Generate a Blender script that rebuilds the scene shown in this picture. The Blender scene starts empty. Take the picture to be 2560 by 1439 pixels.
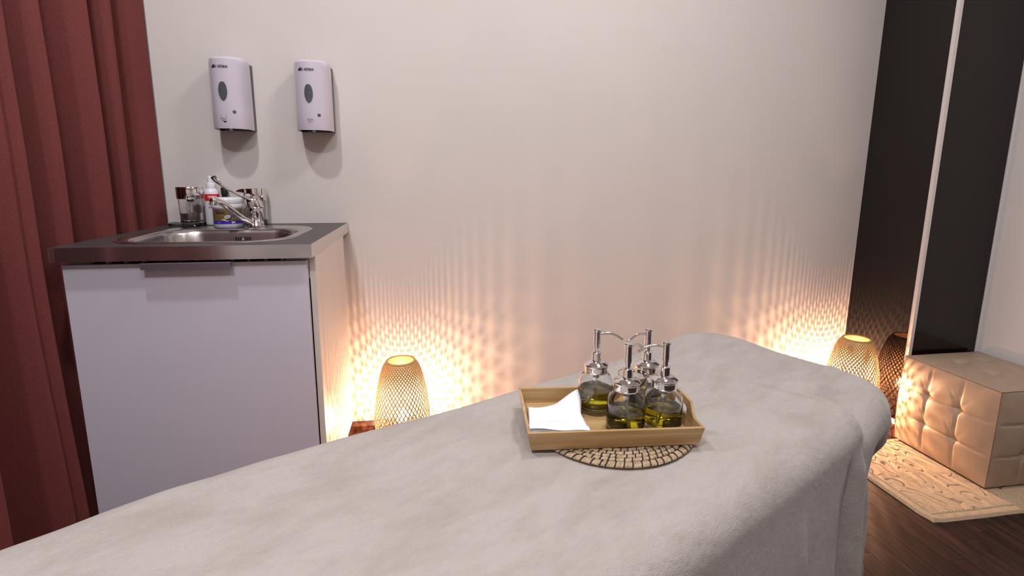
import bpy, bmesh, math, random
from mathutils import Vector, Matrix, noise
random.seed(7)
PI = math.pi
S = bpy.context.scene
COL = S.collection

# ------------------------------------------------------------------ camera
YAW, PITCH, ROLL, CH, FPX, PPY = 0.1559, 0.1738, 0.0057, 1.0647, 1265.02, 656.1
fw = Vector((math.sin(YAW)*math.cos(PITCH), math.cos(YAW)*math.cos(PITCH), -math.sin(PITCH)))
rt = Vector((math.cos(YAW), -math.sin(YAW), 0)); up = rt.cross(fw)
r2 = rt*math.cos(ROLL) + up*math.sin(ROLL); u2 = -rt*math.sin(ROLL) + up*math.cos(ROLL)
cd = bpy.data.cameras.new('camera'); cam = bpy.data.objects.new('camera', cd); COL.objects.link(cam)
M = Matrix((r2, u2, -fw)).transposed().to_4x4(); M.translation = Vector((0, 0, CH)); cam.matrix_world = M
cd.sensor_width = 36; cd.lens = 36*FPX/2560; cd.shift_y = (PPY-719.5)/2560; cd.clip_start = 0.02
S.camera = cam

# ------------------------------------------------------------------ world, lights, exposure
w = bpy.data.worlds.new('world'); S.world = w; w.use_nodes = True
w.node_tree.nodes['Background'].inputs[0].default_value = (0.9, 0.95, 1.0, 1)
w.node_tree.nodes['Background'].inputs[1].default_value = 0.02
S.view_settings.view_transform = 'Standard'; S.view_settings.look = 'None'
S.view_settings.gamma = 1; S.view_settings.use_curve_mapping = False
S.view_settings.exposure = 0.06
try:
    S.cycles.use_denoising = True
    S.cycles.max_bounces = 10; S.cycles.transmission_bounces = 10; S.cycles.transparent_max_bounces = 12
    S.cycles.sample_clamp_indirect = 6.0; S.cycles.caustics_refractive = True; S.cycles.caustics_reflective = False
except Exception:
    pass
CEIL = 2.65
# ceiling downlights: (x, y, watts, radius)
DOWN = [(-0.62, 0.92, 14.0, .045), (0.72, 1.05, 13.0, .16), (0.30, -0.1, 5.0, .045), (-0.50, -0.3, 15.0, .045), (1.35, 0.2, 3.0, .045)]
DOWN_AT = ['above the sink cabinet', 'above the massage table, the widest one', 'behind the camera at the middle', 'behind the camera at the left', 'above the floor in front of the ottoman']
def area(x, y, z, power, size, color):
    l = bpy.data.lights.new('downlight_or_fill', 'AREA'); l.shape = 'DISK'; l.size = size; l.energy = power; l.color = color
    o = bpy.data.objects.new('downlight_or_fill', l); o.location = (x, y, z); COL.objects.link(o); return o
for x, y, p, r in DOWN:
    area(x, y, CEIL-.012, p, r*2, (1.0, .985, 1.0))
# unseen wide fill light added under the ceiling, has no fixture
area(-0.3, -0.15, CEIL-.03, 9.0, 0.9, (0.96, .95, 1.0))
BULB_STRENGTH = 31000.0
BULB_COLOR = (1.0, 0.56, 0.32)

# ------------------------------------------------------------------ materials
def mat(name, col=(.5, .5, .5), rough=.5, metal=0., **k):
    m = bpy.data.materials.new(name); m.use_nodes = True
    b = m.node_tree.nodes['Principled BSDF']
    b.inputs['Base Color'].default_value = (*col, 1); b.inputs['Roughness'].default_value = rough
    b.inputs['Metallic'].default_value = metal
    for kk, v in k.items():
        b.inputs[kk.replace('_', ' ')].default_value = v
    return m
def nodes(m): return m.node_tree.nodes, m.node_tree.links, m.node_tree.nodes['Principled BSDF']
def add_noise(m, c1, c2, scale=(5, 5, 5), detail=4, lo=.35, hi=.65, rough=.5, coord='Object', bump=0., bdist=.001, bscale=None, distort=0.):
    N, L, b = nodes(m)
    tc = N.new('ShaderNodeTexCoord'); mp = N.new('ShaderNodeMapping'); mp.inputs['Scale'].default_value = scale
    L.new(tc.outputs[coord], mp.inputs[0])
    t = N.new('ShaderNodeTexNoise'); t.inputs['Scale'].default_value = 1; t.inputs['Detail'].default_value = detail
    t.inputs['Roughness'].default_value = rough; t.inputs['Distortion'].default_value = distort
    L.new(mp.outputs[0], t.inputs['Vector'])
    cr = N.new('ShaderNodeValToRGB'); cr.color_ramp.elements[0].position = lo; cr.color_ramp.elements[1].position = hi
    cr.color_ramp.elements[0].color = (*c1, 1); cr.color_ramp.elements[1].color = (*c2, 1)
    L.new(t.outputs[0], cr.inputs[0]); L.new(cr.outputs[0], b.inputs['Base Color'])
    if bump:
        src = t
        if bscale:
            mp2 = N.new('ShaderNodeMapping'); mp2.inputs['Scale'].default_value = bscale; L.new(tc.outputs[coord], mp2.inputs[0])
            src = N.new('ShaderNodeTexNoise'); src.inputs['Scale'].default_value = 1; src.inputs['Detail'].default_value = 3
            L.new(mp2.outputs[0], src.inputs['Vector'])
        bp = N.new('ShaderNodeBump'); bp.inputs['Strength'].default_value = bump; bp.inputs['Distance'].default_value = bdist
        L.new(src.outputs[0], bp.inputs['Height']); L.new(bp.outputs[0], b.inputs['Normal'])
    return m
def glass(name, col=(1, 1, 1), ior=1.45, rough=0.):
    return mat(name, col, rough, Transmission_Weight=1.0, IOR=ior)

M_wall = add_noise(mat('wall_paint', rough=.62), (.69, .64, .61), (.71, .66, .63), (3, 3, 3), bump=.08, bscale=(260, 260, 260))
M_wallw = add_noise(mat('white_wall_paint', rough=.6), (.76, .72, .70), (.78, .74, .72), (3, 3, 3), bump=.08, bscale=(260, 260, 260))
M_ceil = mat('ceiling_paint', (.8, .79, .78), .7)
M_panel = mat('black_gloss_panel', (.010, .007, .007), .06, Specular_IOR_Level=.36)
add_noise(M_panel, (.008, .0052, .005), (.012, .008, .0075), (300, 40, 300), 3, bump=.02, bdist=.0004, bscale=(60, 60, 4))
M_alu = mat('brushed_aluminium', (.80, .78, .77), .3, 1.)
M_strip = mat('satin_corner_strip', (.78, .74, .72), .35, .35)
M_base = add_noise(mat('dark_brown_skirting', rough=.3), (.055, .022, .014), (.10, .042, .026), (6, 6, 90), bump=.05)
M_curtain = mat('wine_red_woven_curtain', (.19, .05, .045), .85, Sheen_Weight=.04)
add_noise(M_curtain, (.118, .020, .018), (.178, .035, .032), (420, 420, 420), 2, .3, .7, bump=.5, bdist=.0008)
M_white = add_noise(mat('white_laminate', rough=.32), (.66, .63, .73), (.68, .65, .75), (2, 2, 2), bump=.03, bscale=(200, 200, 200))
M_side = add_noise(mat('pale_side_laminate', rough=.35), (.66, .60, .56), (.70, .64, .60), (140, 140, 3), 3, bump=.12, bdist=.0006)
M_top = add_noise(mat('dark_grey_worktop', rough=.42), (.040, .032, .034), (.062, .052, .054), (350, 350, 350), 3, bump=.04)
M_steel = add_noise(mat('brushed_sink_steel', rough=.24, metal=1.), (.52, .49, .47), (.60, .57, .55), (20, 300, 20), 3)
M_chrome = mat('chrome', (.82, .80, .80), .06, 1.)
M_dark = mat('black_plastic', (.012, .012, .013), .35)
M_slot = mat('slot_black', (.006, .006, .006), .8)
M_grey = mat('dark_grey_plastic', (.085, .083, .085), .45)
M_disp = mat('pearl_white_plastic', (.62, .57, .66), .22, Coat_Weight=.3)
M_win = mat('smoked_window', (.09, .10, .115), .15)
M_ink = mat('black_ink', (.015, .013, .018), .5)
M_inkgrey = mat('grey_ink', (.14, .12, .17), .5)
M_plast = mat('white_plastic', (.76, .75, .80), .3)
M_red = mat('red_label', (.70, .012, .014), .4)
M_whiteink = mat('white_ink', (.85, .83, .83), .5)
M_gold = add_noise(mat('bronze_gold_label', rough=.35), (.17, .105, .040), (.22, .14, .055), (80, 80, 80))
M_blue = mat('blue_label', (.06, .02, .52), .4)
M_brown = mat('coconut_shell', (.035, .018, .012), .7)
M_coco = mat('coconut_flesh', (.62, .60, .60), .6)
M_glass = glass('clear_glass')
M_glassg = glass('smoky_glass', (.55, .60, .58))
M_oil = glass('olive_oil', (.80, .71, .035), 1.47)
M_tube = mat('clear_dip_tube', (.75, .72, .62), .25, Transmission_Weight=.7)
M_goldm = mat('gold_rim', (.80, .52, .20), .2, 1.)
M_bamboo = add_noise(mat('bamboo_tray_wood', rough=.38), (.36, .215, .085), (.54, .36, .17), (5, 60, 110), 4, .32, .68, bump=.06)
M_ottleather = add_noise(mat('beige_leatherette', rough=.50), (.38, .28, .20), (.41, .30, .215), (30, 30, 30), 4, bump=.12, bdist=.0006, bscale=(500, 500, 500))
M_seam = mat('brown_seam_thread', (.16, .105, .07), .7)
M_rug = add_noise(mat('cream_cotton_rug', rough=.95, Sheen_Weight=.3), (.40, .28, .165), (.53, .395, .25), (160, 160, 160), 4, .3, .7, bump=.6, bdist=.0012, bscale=(700, 700, 700))
M_weave = mat('bamboo_weave', (.50, .30, .12), .6)
M_lampbase = mat('lamp_base_wood', (.30, .17, .08), .5)
M_napkin = mat('white_paper', (.86, .85, .90), .8)
M_seag = add_noise(mat('seagrass', rough=.7), (.26, .175, .095), (.56, .42, .27), (160, 160, 300), 4, .3, .7, bump=.5, bdist=.001)
M_blk = mat('black_cord', (.012, .010, .012), .7)
M_plumb = mat('leg_black', (.02, .02, .02), .5)

M_blanket = mat('plush_beige_blanket', (.5, .45, .42), .95, Sheen_Weight=.35, Sheen_Roughness=.4)
def blanket_nodes(m):
    N, L, b = nodes(m)
    tc = N.new('ShaderNodeTexCoord')
    def nz(sc, det, dist=0., rough=.55):
        mp = N.new('ShaderNodeMapping'); mp.inputs['Scale'].default_value = sc; mp.inputs['Rotation'].default_value = (0, 0, -.5)
        L.new(tc.outputs['Object'], mp.inputs[0])
        t = N.new('ShaderNodeTexNoise'); t.inputs['Scale'].default_value = 1; t.inputs['Detail'].default_value = det
        t.inputs['Distortion'].default_value = dist; t.inputs['Roughness'].default_value = rough
        L.new(mp.outputs[0], t.inputs['Vector']); return t
    a = nz((7, 15, 10), 7, .3, .70)
    cr = N.new('ShaderNodeValToRGB'); e = cr.color_ramp.elements
    e[0].position = .25; e[0].color = (.355, .313, .284, 1); e[1].position = .58; e[1].color = (.46, .415, .390, 1)
    L.new(a.outputs[0], cr.inputs[0]); L.new(cr.outputs[0], b.inputs['Base Color'])
    f = nz((500, 500, 500), 3); g = nz((60, 90, 60), 5)
    mx = N.new('ShaderNodeMath'); mx.operation = 'MULTIPLY_ADD'; mx.inputs[1].default_value = 2.0
    L.new(g.outputs[0], mx.inputs[0]); L.new(f.outputs[0], mx.inputs[2])
    bp = N.new('ShaderNodeBump'); bp.inputs['Strength'].default_value = .8; bp.inputs['Distance'].default_value = .0016
    L.new(mx.outputs[0], bp.inputs['Height']); L.new(bp.outputs[0], b.inputs['Normal'])
blanket_nodes(M_blanket)

def wood_floor():
    m = mat('dark_oak_laminate', (.05, .03, .025), .42, Specular_IOR_Level=.28)
    N, L, b = nodes(m)
    tc = N.new('ShaderNodeTexCoord'); oi = N.new('ShaderNodeObjectInfo')
    geo = N.new('ShaderNodeNewGeometry')
    ad = N.new('ShaderNodeVectorMath'); ad.operation = 'ADD'
    mp = N.new('ShaderNodeMapping'); mp.inputs['Scale'].default_value = (42, 3.2, 42)
    cmb = N.new('ShaderNodeCombineXYZ'); ml = N.new('ShaderNodeMath'); ml.operation = 'MULTIPLY'; ml.inputs[1].default_value = 37
    L.new(oi.outputs['Random'], ml.inputs[0]); L.new(ml.outputs[0], cmb.inputs[0]); L.new(ml.outputs[0], cmb.inputs[1])
    L.new(tc.outputs['Object'], ad.inputs[0]); L.new(cmb.outputs[0], ad.inputs[1]); L.new(ad.outputs[0], mp.inputs[0])
    t = N.new('ShaderNodeTexNoise'); t.inputs['Scale'].default_value = 1; t.inputs['Detail'].default_value = 5; t.inputs['Distortion'].default_value = 1.6
    L.new(mp.outputs[0], t.inputs['Vector'])
    cr = N.new('ShaderNodeValToRGB'); e = cr.color_ramp.elements
    e[0].position = .30; e[0].color = (.010, .0045, .004, 1); e[1].position = .62; e[1].color = (.038, .017, .0145, 1)
    L.new(t.outputs[0], cr.inputs[0])
    hs = N.new('ShaderNodeHueSaturation'); mr = N.new('ShaderNodeMapRange'); mr.inputs[3].default_value = .72; mr.inputs[4].default_value = 1.3
    L.new(oi.outputs['Random'], mr.inputs[0]); L.new(mr.outputs[0], hs.inputs['Value']); L.new(cr.outputs[0], hs.inputs['Color'])
    L.new(hs.outputs[0], b.inputs['Base Color'])
    bp = N.new('ShaderNodeBump'); bp.inputs['Strength'].default_value = .15; bp.inputs['Distance'].default_value = .001
    L.new(t.outputs[0], bp.inputs['Height']); L.new(bp.outputs[0], b.inputs['Normal'])
    return m
M_plank = wood_floor()
M_floorbase = mat('floor_underlay', (.012, .008, .007), .8)
M_bulb = bpy.data.materials.new('warm_bulb'); M_bulb.use_nodes = True
_b = M_bulb.node_tree.nodes['Principled BSDF']; _b.inputs['Base Color'].default_value = (1, .8, .5, 1)
_b.inputs['Emission Color'].default_value = (*BULB_COLOR, 1); _b.inputs['Emission Strength'].default_value = BULB_STRENGTH
M_bulbglass = mat('thin_bulb_glass', (1, 1, 1), .05, Alpha=.06)
M_led = bpy.data.materials.new('downlight_lens'); M_led.use_nodes = True
_b = M_led.node_tree.nodes['Principled BSDF']; _b.inputs['Emission Color'].default_value = (1, .95, .9, 1); _b.inputs['Emission Strength'].default_value = 6

# ------------------------------------------------------------------ helpers
def link(name, bm, m, parent=None, smooth=False, matlist=None):
    me = bpy.data.meshes.new(name)
    bmesh.ops.recalc_face_normals(bm, faces=bm.faces)
    bm.to_mesh(me); bm.free()
    for x in (matlist or [m]): me.materials.append(x)
    if smooth:
        for p in me.polygons: p.use_smooth = True
        if smooth is not True:
            try: me.set_sharp_from_angle(angle=math.radians(smooth))
            except Exception: pass
    o = bpy.data.objects.new(name, me); COL.objects.link(o)
    if parent: o.parent = parent
    return o
def tag(o, label=None, cat=None, group=None, kind=None):
    if label: o['label'] = label
    if cat: o['category'] = cat
    if group: o['group'] = group
    if kind: o['kind'] = kind
    return o
def thing(name, label, cat, loc=(0, 0, 0), rz=0, group=None):
    o = bpy.data.objects.new(name, None); COL.objects.link(o); o.location = loc; o.rotation_euler = (0, 0, rz)
    o.empty_display_size = .05
    return tag(o, label, cat, group)
def box(bm, x0, x1, y0, y1, z0, z1, bev=0.):
    r = bmesh.ops.create_cube(bm, size=1)
    vs = r['verts']
    for v in vs:
        v.co = Vector(((x0+x1)/2 + v.co.x*(x1-x0), (y0+y1)/2 + v.co.y*(y1-y0), (z0+z1)/2 + v.co.z*(z1-z0)))
    if bev:
        es = list({e for v in vs for e in v.link_edges})
        bmesh.ops.bevel(bm, geom=es, offset=bev, segments=2, affect='EDGES', profile=.6)
    return bm
def B(*a, **k): return box(bmesh.new(), *a, **k)
def lathe(prof, n=40, cx=0, cy=0, bm=None, cap0=True, cap1=True):
    bm = bm or bmesh.new(); rings = []
    for r, z in prof:
        rings.append([bm.verts.new((cx+r*math.cos(2*PI*i/n), cy+r*math.sin(2*PI*i/n), z)) for i in range(n)])
    for a, b in zip(rings, rings[1:]):
        for i in range(n):
            j = (i+1) % n; bm.faces.new((a[i], a[j], b[j], b[i]))
    if cap0: bm.faces.new(rings[0][::-1])
    if cap1: bm.faces.new(rings[-1])
    return bm
def tube(pts, rad, n=12, bm=None, caps=True):
    """rad: number or list, elliptical (a,b) allowed"""
    bm = bm or bmesh.new(); P = [Vector(p) for p in pts]; rings = []; prev = None
    for i, p in enumerate(P):
        d = (P[min(i+1, len(P)-1)]-P[max(i-1, 0)]).normalized()
        if prev is None:
            h = Vector((0, 0, 1)) if abs(d.z) < .9 else Vector((1, 0, 0))
            s = d.cross(h).normalized()
        else:
            s = (prev - d*prev.dot(d)).normalized()
        prev = s; t = s.cross(d).normalized()
        r = rad[i] if isinstance(rad, list) else rad
        ra, rb = r if isinstance(r, tuple) else (r, r)
        rings.append([bm.verts.new(p + s*ra*math.cos(2*PI*k/n) + t*rb*math.sin(2*PI*k/n)) for k in range(n)])
    for a, b in zip(rings, rings[1:]):
        for i in range(n):
            j = (i+1) % n; bm.faces.new((a[i], a[j], b[j], b[i]))
    if caps: bm.faces.new(rings[0][::-1]); bm.faces.new(rings[-1])
    return bm
def loft(rings, bm=None, cap0=True, cap1=True):
    bm = bm or bmesh.new(); R = [[bm.verts.new(p) for p in r] for r in rings]; n = len(R[0])
    for a, b in zip(R, R[1:]):
        for i in range(n):
            j = (i+1) % n; bm.faces.new((a[i], a[j], b[j], b[i]))
    if cap0: bm.faces.new(R[0][::-1])
    if cap1: bm.faces.new(R[-1])
    return bm
def rrect(x0, x1, y0, y1, r, n=10):
    pts = []
    for cx, cy, a0 in ((x1-r, y1-r, 0), (x0+r, y1-r, 90), (x0+r, y0+r, 180), (x1-r, y0+r, 270)):
        for i in range(n+1):
            a = math.radians(a0+90*i/n); pts.append((cx+r*math.cos(a), cy+r*math.sin(a)))
    return pts
def smooth_path(pts, k=6):
    out = []; P = [Vector(p) for p in pts]
    for i in range(len(P)-1):
        p0 = P[max(i-1, 0)]; p1 = P[i]; p2 = P[i+1]; p3 = P[min(i+2, len(P)-1)]
        for j in range(k):
            t = j/k
            out.append(.5*((2*p1)+(-p0+p2)*t+(2*p0-5*p1+4*p2-p3)*t*t+(-p0+3*p1-3*p2+p3)*t**3))
    out.append(P[-1]); return out
def sstep(a, b, x):
    t = min(max((x-a)/(b-a), 0), 1); return t*t*(3-2*t)
def text_mesh(s, size, fn, name, m, parent, bold=0.0, sx=1.0, thick=.0003):
    """flat lettering mapped by fn(x, z, lift) -> point"""
    c = bpy.data.curves.new(name, 'FONT'); c.body = s; c.size = size; c.offset = bold; c.resolution_u = 3
    o = bpy.data.objects.new(name, c); COL.objects.link(o)
    dg = bpy.context.evaluated_depsgraph_get(); me = bpy.data.meshes.new_from_object(o.evaluated_get(dg))
    bpy.data.objects.remove(o); bpy.data.curves.remove(c)
    if not me.vertices: return None
    w_ = max(v.co.x for v in me.vertices)*sx
    bm = bmesh.new(); bm.from_mesh(me); bpy.data.meshes.remove(me)
    bmesh.ops.subdivide_edges(bm, edges=[e for e in bm.edges if e.calc_length() > size*.4], cuts=1)
    for v in bm.verts: v.co = Vector(fn(v.co.x*sx - w_/2, v.co.y, thick))
    return link(name, bm, m, parent)
def patch(poly, fn, name, m, parent, thick=.0004):
    """a thin decal from a 2D polygon, fanned from its centre"""
    bm = bmesh.new(); cx = sum(p[0] for p in poly)/len(poly); cz = sum(p[1] for p in poly)/len(poly)
    K = 5; rings = []
    for k in range(1, K+1):
        rings.append([bm.verts.new(fn(cx+(p[0]-cx)*k/K, cz+(p[1]-cz)*k/K, thick)) for p in poly])
    c = bm.verts.new(fn(cx, cz, thick)); n = len(poly)
    for i in range(n): bm.faces.new((c, rings[0][i], rings[0][(i+1) % n]))
    for a, b in zip(rings, rings[1:]):
        for i in range(n): bm.faces.new((a[i], a[(i+1) % n], b[(i+1) % n], b[i]))
    return link(name, bm, m, parent, True)
def rect_poly(x0, x1, z0, z1, n=8):
    return [(x0+(x1-x0)*i/n, z0) for i in range(n)]+[(x1, z0+(z1-z0)*i/2) for i in range(2)]+[(x1-(x1-x0)*i/n, z1) for i in range(n)]+[(x0, z1-(z1-z0)*i/2) for i in range(2)]
def ell_poly(cx, cz, a, b, n=24, p=1.0, rot=0):
    out = []
    for i in range(n):
        t = 2*PI*i/n; x = a*math.copysign(abs(math.cos(t))**p, math.cos(t)); z = b*math.sin(t)
        out.append((cx+x*math.cos(rot)-z*math.sin(rot), cz+x*math.sin(rot)+z*math.cos(rot)))
    return out

# ------------------------------------------------------------------ room
YW, XL, XC, YC, XR, YF = 1.9845, -1.28, 1.8749, 1.6675, 2.190, -1.6
def st(name, bm, m, parent=None): return tag(link(name, bm, m, parent), kind='structure')
floor = st('floor', B(XL-.1, XR+.1, YF-.1, YW+.1, -.08, -.012), M_floorbase)
st('ceiling', B(XL-.1, XR+.1, YF-.1, YW+.1, CEIL, CEIL+.1), M_ceil)
st('wall_back', B(XL-.1, XR+.1, YW, YW+.1, -.08, CEIL), M_wall)
st('wall_left', B(XL-.1, XL, YF, YW, -.08, CEIL), M_wall)
st('wall_front', B(XL-.1, XR+.1, YF-.1, YF, -.08, CEIL), mat('dark_far_wall', (.55, .50, .48), .6))
st('wall_right', B(XR, XR+.1, YF, YW, -.08, CEIL), M_wallw)
st('wall_corner', B(XC+.006, XR, YC+.006, YW, -.012, CEIL), M_wall)
st('trim_1', B(XC, XC+.006, YC+.0135, YW, .05, CEIL), M_panel)
st('trim_2', B(XC+.0135, XR-.004, YC, YC+.006, .05, CEIL), M_panel)
b = bmesh.new(); box(b, XC-.0012, XC+.006, YC-.0012, YC+.0135, .05, CEIL, .0006); box(b, XC+.006, XC+.0135, YC-.0012, YC+.006, .05, CEIL, .0006)
st('trim_3', b, M_strip)
b = B(XR-.004, XR, YC-.002, YC+.006, .05, CEIL); st('trim_4', b, M_strip)
def baseboard(name, p0, p1, n):
    """profile with a sloping cap; p0->p1 along the wall, n points into the room"""
    d = Vector((p1[0]-p0[0], p1[1]-p0[1], 0)); nn = Vector((n[0], n[1], 0))
    prof = [(0, 0), (.016, 0), (.016, .058), (.0045, .0725), (0, .073)]
    rings = [[Vector((p[0], p[1], 0))+nn*a+Vector((0, 0, z)) for a, z in prof] for p in (p0, p1)]
    return st(name, loft(rings), M_base)
baseboard('baseboard_back', (XL, YW), (XC, YW), (0, -1))
baseboard('baseboard_corner_left', (XC, YW-.016), (XC, YC-.016), (-1, 0))
baseboard('baseboard_corner_front', (XC, YC), (XR, YC), (0, -1))
baseboard('baseboard_right', (XR, YC-.016), (XR, YF), (-1, 0))
baseboard('baseboard_left', (XL, YF), (XL, YW-.016), (1, 0))
# floor planks
PW = .0625; nstuff = bmesh.new()
i = 0; x = XL
while x < XR-.001:
    x1 = min(x+PW, XR); y = YF - random.random()*.5
    while y < YW:
        y1 = y + .50; a, c = max(y, YF), min(y1, YW)
        if c-a > .02:
            if x > .86 and c > -.3:
                bm = B(x+.0003, x1-.0003, a+.0003, c-.0003, -.012, 0, .0006)
                link('plank', bm, M_plank, floor)
            else:
                box(nstuff, x+.0003, x1-.0003, a+.0003, c-.0003, -.012, 0)
        y = y1
    x += PW
tag(link('far_planks', nstuff, M_plank, floor), kind='stuff')
# downlights in the ceiling
for (x, y, p, r), where in zip(DOWN, DOWN_AT):
    t = thing('ceiling_downlight', 'round recessed ceiling light '+where, 'ceiling light', (x, y, CEIL-.008), 0, 'ceiling spotlights'); t.scale = (r/.045, r/.045, 1)
    link('trim_ring', lathe([(.038, 0), (.052, 0), (.055, .004), (.055, .008), (.036, .008), (.036, .002)], 32, cap0=False, cap1=False), M_alu, t, True)
    link('lens', lathe([(.036, .004), (.036, .0075)], 32), M_led, t)

# ------------------------------------------------------------------ curtain
cpts = [(.245, -.99), (.27, -.955), (.31, -.975), (.36, -1.03), (.44, -.985), (.50, -.945), (.53, -.96), (.56, -1.04), (.66, -1.01), (.74, -.96), (.78, -.945), (.80, -.97), (.82, -1.05),
        (.92, -1.04), (1.02, -1.0), (1.10, -.960), (1.145, -.936), (1.158, -.945), (1.168, -1.0), (1.185, -1.055), (1.23, -1.05), (1.28, -1.010), (1.32, -.968), (1.338, -.953), (1.350, -.962), (1.362, -.945), (1.370, -.941), (1.377, -.96), (1.384, -1.02),
        (1.40, -1.060), (1.425, -1.045), (1.450, -.995), (1.470, -.956), (1.480, -.944), (1.489, -.950), (1.497, -1.0), (1.515, -1.058), (1.56, -1.062), (1.60, -1.035), (1.640, -.975), (1.664, -.944), (1.676, -.945), (1.684, -.985), (1.692, -1.045), (1.715, -1.06), (1.745, -1.02),
        (1.772, -.958), (1.785, -.943), (1.793, -.958), (1.801, -1.02), (1.825, -1.035), (1.87, -1.0), (1.925, -.960), (1.972, -.934)]
cp = smooth_path([(x_ if x_ > -.96 else -.96+(x_+.96)*1.9, y_, 0) for y_, x_ in cpts], 6)
bm = bmesh.new(); rows = []
NZ = 46
for j in range(NZ+1):
    z = .015 + (CEIL-.05-.015)*j/NZ; row = []
    k = sstep(1.0, 0.0, z)
    for i, p in enumerate(cp):
        xx, yy = p.x, p.y
        xx += .004*noise.noise(Vector((yy*9, z*2.2, 3)))
        yy += .010*noise.noise(Vector((i*.03, z*1.4, 8))) * sstep(1.99, 1.9, yy)
        if yy < 1.38:                      # below the worktop the fold in front swings out
            yy += .035*k*sstep(1.15, 1.36, yy)*sstep(1.45, 1.37, yy); xx -= .004*k
        xx = min(xx, -.9375 if z > .3 else -.9375)
        row.append(bm.verts.new((xx, min(yy, 1.980), z)))
    rows.append(row)
for a, b_ in zip(rows, rows[1:]):
    for i in range(len(a)-1): bm.faces.new((a[i], a[i+1], b_[i+1], b_[i]))
cur = thing('curtain', 'wine-red woven floor-length curtain hanging in folds left of the sink cabinet', 'curtain', (0, 0, 0))
o = link('curtain_cloth', bm, M_curtain, cur, True)
md = o.modifiers.new('thickness', 'SOLIDIFY'); md.thickness = .002; md.offset = -1
link('curtain_rail', B(-1.08, -.97, .2, 1.98, CEIL-.03, CEIL-.002, .002), M_alu, cur)

# ------------------------------------------------------------------ sink cabinet and worktop
WX0, WX1, WY0, WZ, WT = -.9343, -.3175, 1.3845, .8788, .0361
cab = thing('sink_cabinet', 'white laminate sink cabinet with one plain door, left of the floor lamp', 'cabinet', (-.626, 1.65, 0))
def cb(name, m, *a, parent=None, bev=0., **k):
    bm = B(*a, bev=bev); o = link(name, bm, m, None); p = parent or cab
    o.parent = p; o.matrix_parent_inverse = Matrix.Translation(-Vector(p.location)) if p is cab else Matrix.Identity(4)
    if p is not cab: o.matrix_parent_inverse = p.matrix_parent_inverse.inverted() @ p.matrix_parent_inverse
    return o
CB0, CB1 = -.9220, -.3185
cb('side_panel', M_side, CB0, CB0+.016, 1.4245, 1.872, .131, WZ-WT-.0005, bev=.0006)
sp = cb('side_panel', M_side, CB1-.016, CB1, 1.4245, 1.872, .131, WZ-WT-.0005, bev=.0006)
cb('bottom_panel', M_side, CB0+.016, CB1-.016, 1.4245, 1.872, .131, .147)
cb('back_panel', M_side, CB0+.016, CB1-.016, 1.868, 1.872, .147, WZ-WT-.02)
# slotted top rail behind the door
rail = bmesh.new(); zt = WZ-WT-.001
box(rail, CB0+.0165, CB1-.0165, 1.4275, 1.4425, .780, zt-.011)
xs = CB0+.0165; xe = CB1-.0165; nsl = 12; sw = (xe-xs-.06)/nsl
box(rail, xs, xs+.03, 1.4275, 1.4425, zt-.011, zt); box(rail, xe-.03-.03, xe, 1.4275, 1.4425, zt-.011, zt)
for k in range(nsl): box(rail, xs+.03+sw*k, xs+.03+sw*k+.006, 1.4275, 1.4425, zt-.011, zt)
o = link('slotted_rail', rail, M_side); o.parent = cab; o.matrix_parent_inverse = Matrix.Translation(-Vector(cab.location))
o['label'] = 'rail with a row of dark slots under the worktop'
cb('rail_shadow_board', M_slot, xs, xe, 1.452, 1.456, .79, zt-.001)
DZ = .8325
door = cb('door', M_white, CB0+.0015, CB1-.0185, 1.4045, 1.4225, .132, DZ, bev=.001)
h = link('handle', loft([[Vector((x, y, z)) for y, z in ((1.4045, .8365), (1.3835, .8365), (1.382, .8355), (1.382, .8205), (1.3835, .8195), (1.385, .8205), (1.385, .8342), (1.4045, .8342))] for x in (-.7312, -.5184)]), mat('anodised_handle', (.33, .28, .33), .35, .8))
h.parent = door
box_ = B(-.7312, -.5184, 1.4045, 1.4225, .8328, .8342); hh = link('handle_lip', box_, M_alu); hh.parent = door
for x in (CB0+.05, CB1-.05):
    for y in (1.47, 1.82):
        lg = link('leg', lathe([(.026, 0), (.026, .006), (.014, .010), (.014, .105), (.022, .11), (.022, .130)], 20, x, y), M_plumb, None, 40)
        lg.parent = cab; lg.matrix_parent_inverse = Matrix.Translation(-Vector(cab.location))

# worktop: slab with a sink cut-out
SX0, SX1, SY0, SY1 = -.868, -.397, 1.438, 1.874
hole = rrect(SX0+.012, SX1-.012, SY0+.012, SY1-.012, .10, 12)
def rect_outer(pts, x0, x1, y0, y1):
    cx, cy = (x0+x1)/2, (y0+y1)/2; out = []
    for px, py in pts:
        dx, dy = px-cx, py-cy; t = min(((x1-cx)/abs(dx)) if dx else 9e9, ((y1-cy)/abs(dy)) if dy else 9e9)
        out.append([cx+dx*t, cy+dy*t])
    for X, Y in ((x0, y0), (x1, y0), (x1, y1), (x0, y1)):
        k = min(range(len(out)), key=lambda i: (out[i][0]-X)**2+(out[i][1]-Y)**2); out[k] = [X, Y]
    return out
ox = rect_outer(hole, WX0, WX1-.0008, WY0+.0008, YW-.0005)
bm = loft([[(a, b_, WZ) for a, b_ in ox], [(a, b_, WZ) for a, b_ in hole], [(a, b_, WZ-WT) for a, b_ in hole], [(a, b_, WZ-WT) for a, b_ in ox], [(a, b_, WZ) for a, b_ in ox]], cap0=False, cap1=False)
bmesh.ops.remove_doubles(bm, verts=bm.verts, dist=1e-6)
wt = thing('worktop', 'dark grey worktop with bright metal front edge, on the white cabinet', 'worktop', (0, 0, 0))
link('slab', bm, M_top, wt)
M_edge = add_noise(mat('metal_edge_foil', rough=.15, metal=.97), (.74, .71, .72), (.84, .81, .82), (9, 9, 22), 3, bump=.06, bdist=.0015)
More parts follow.
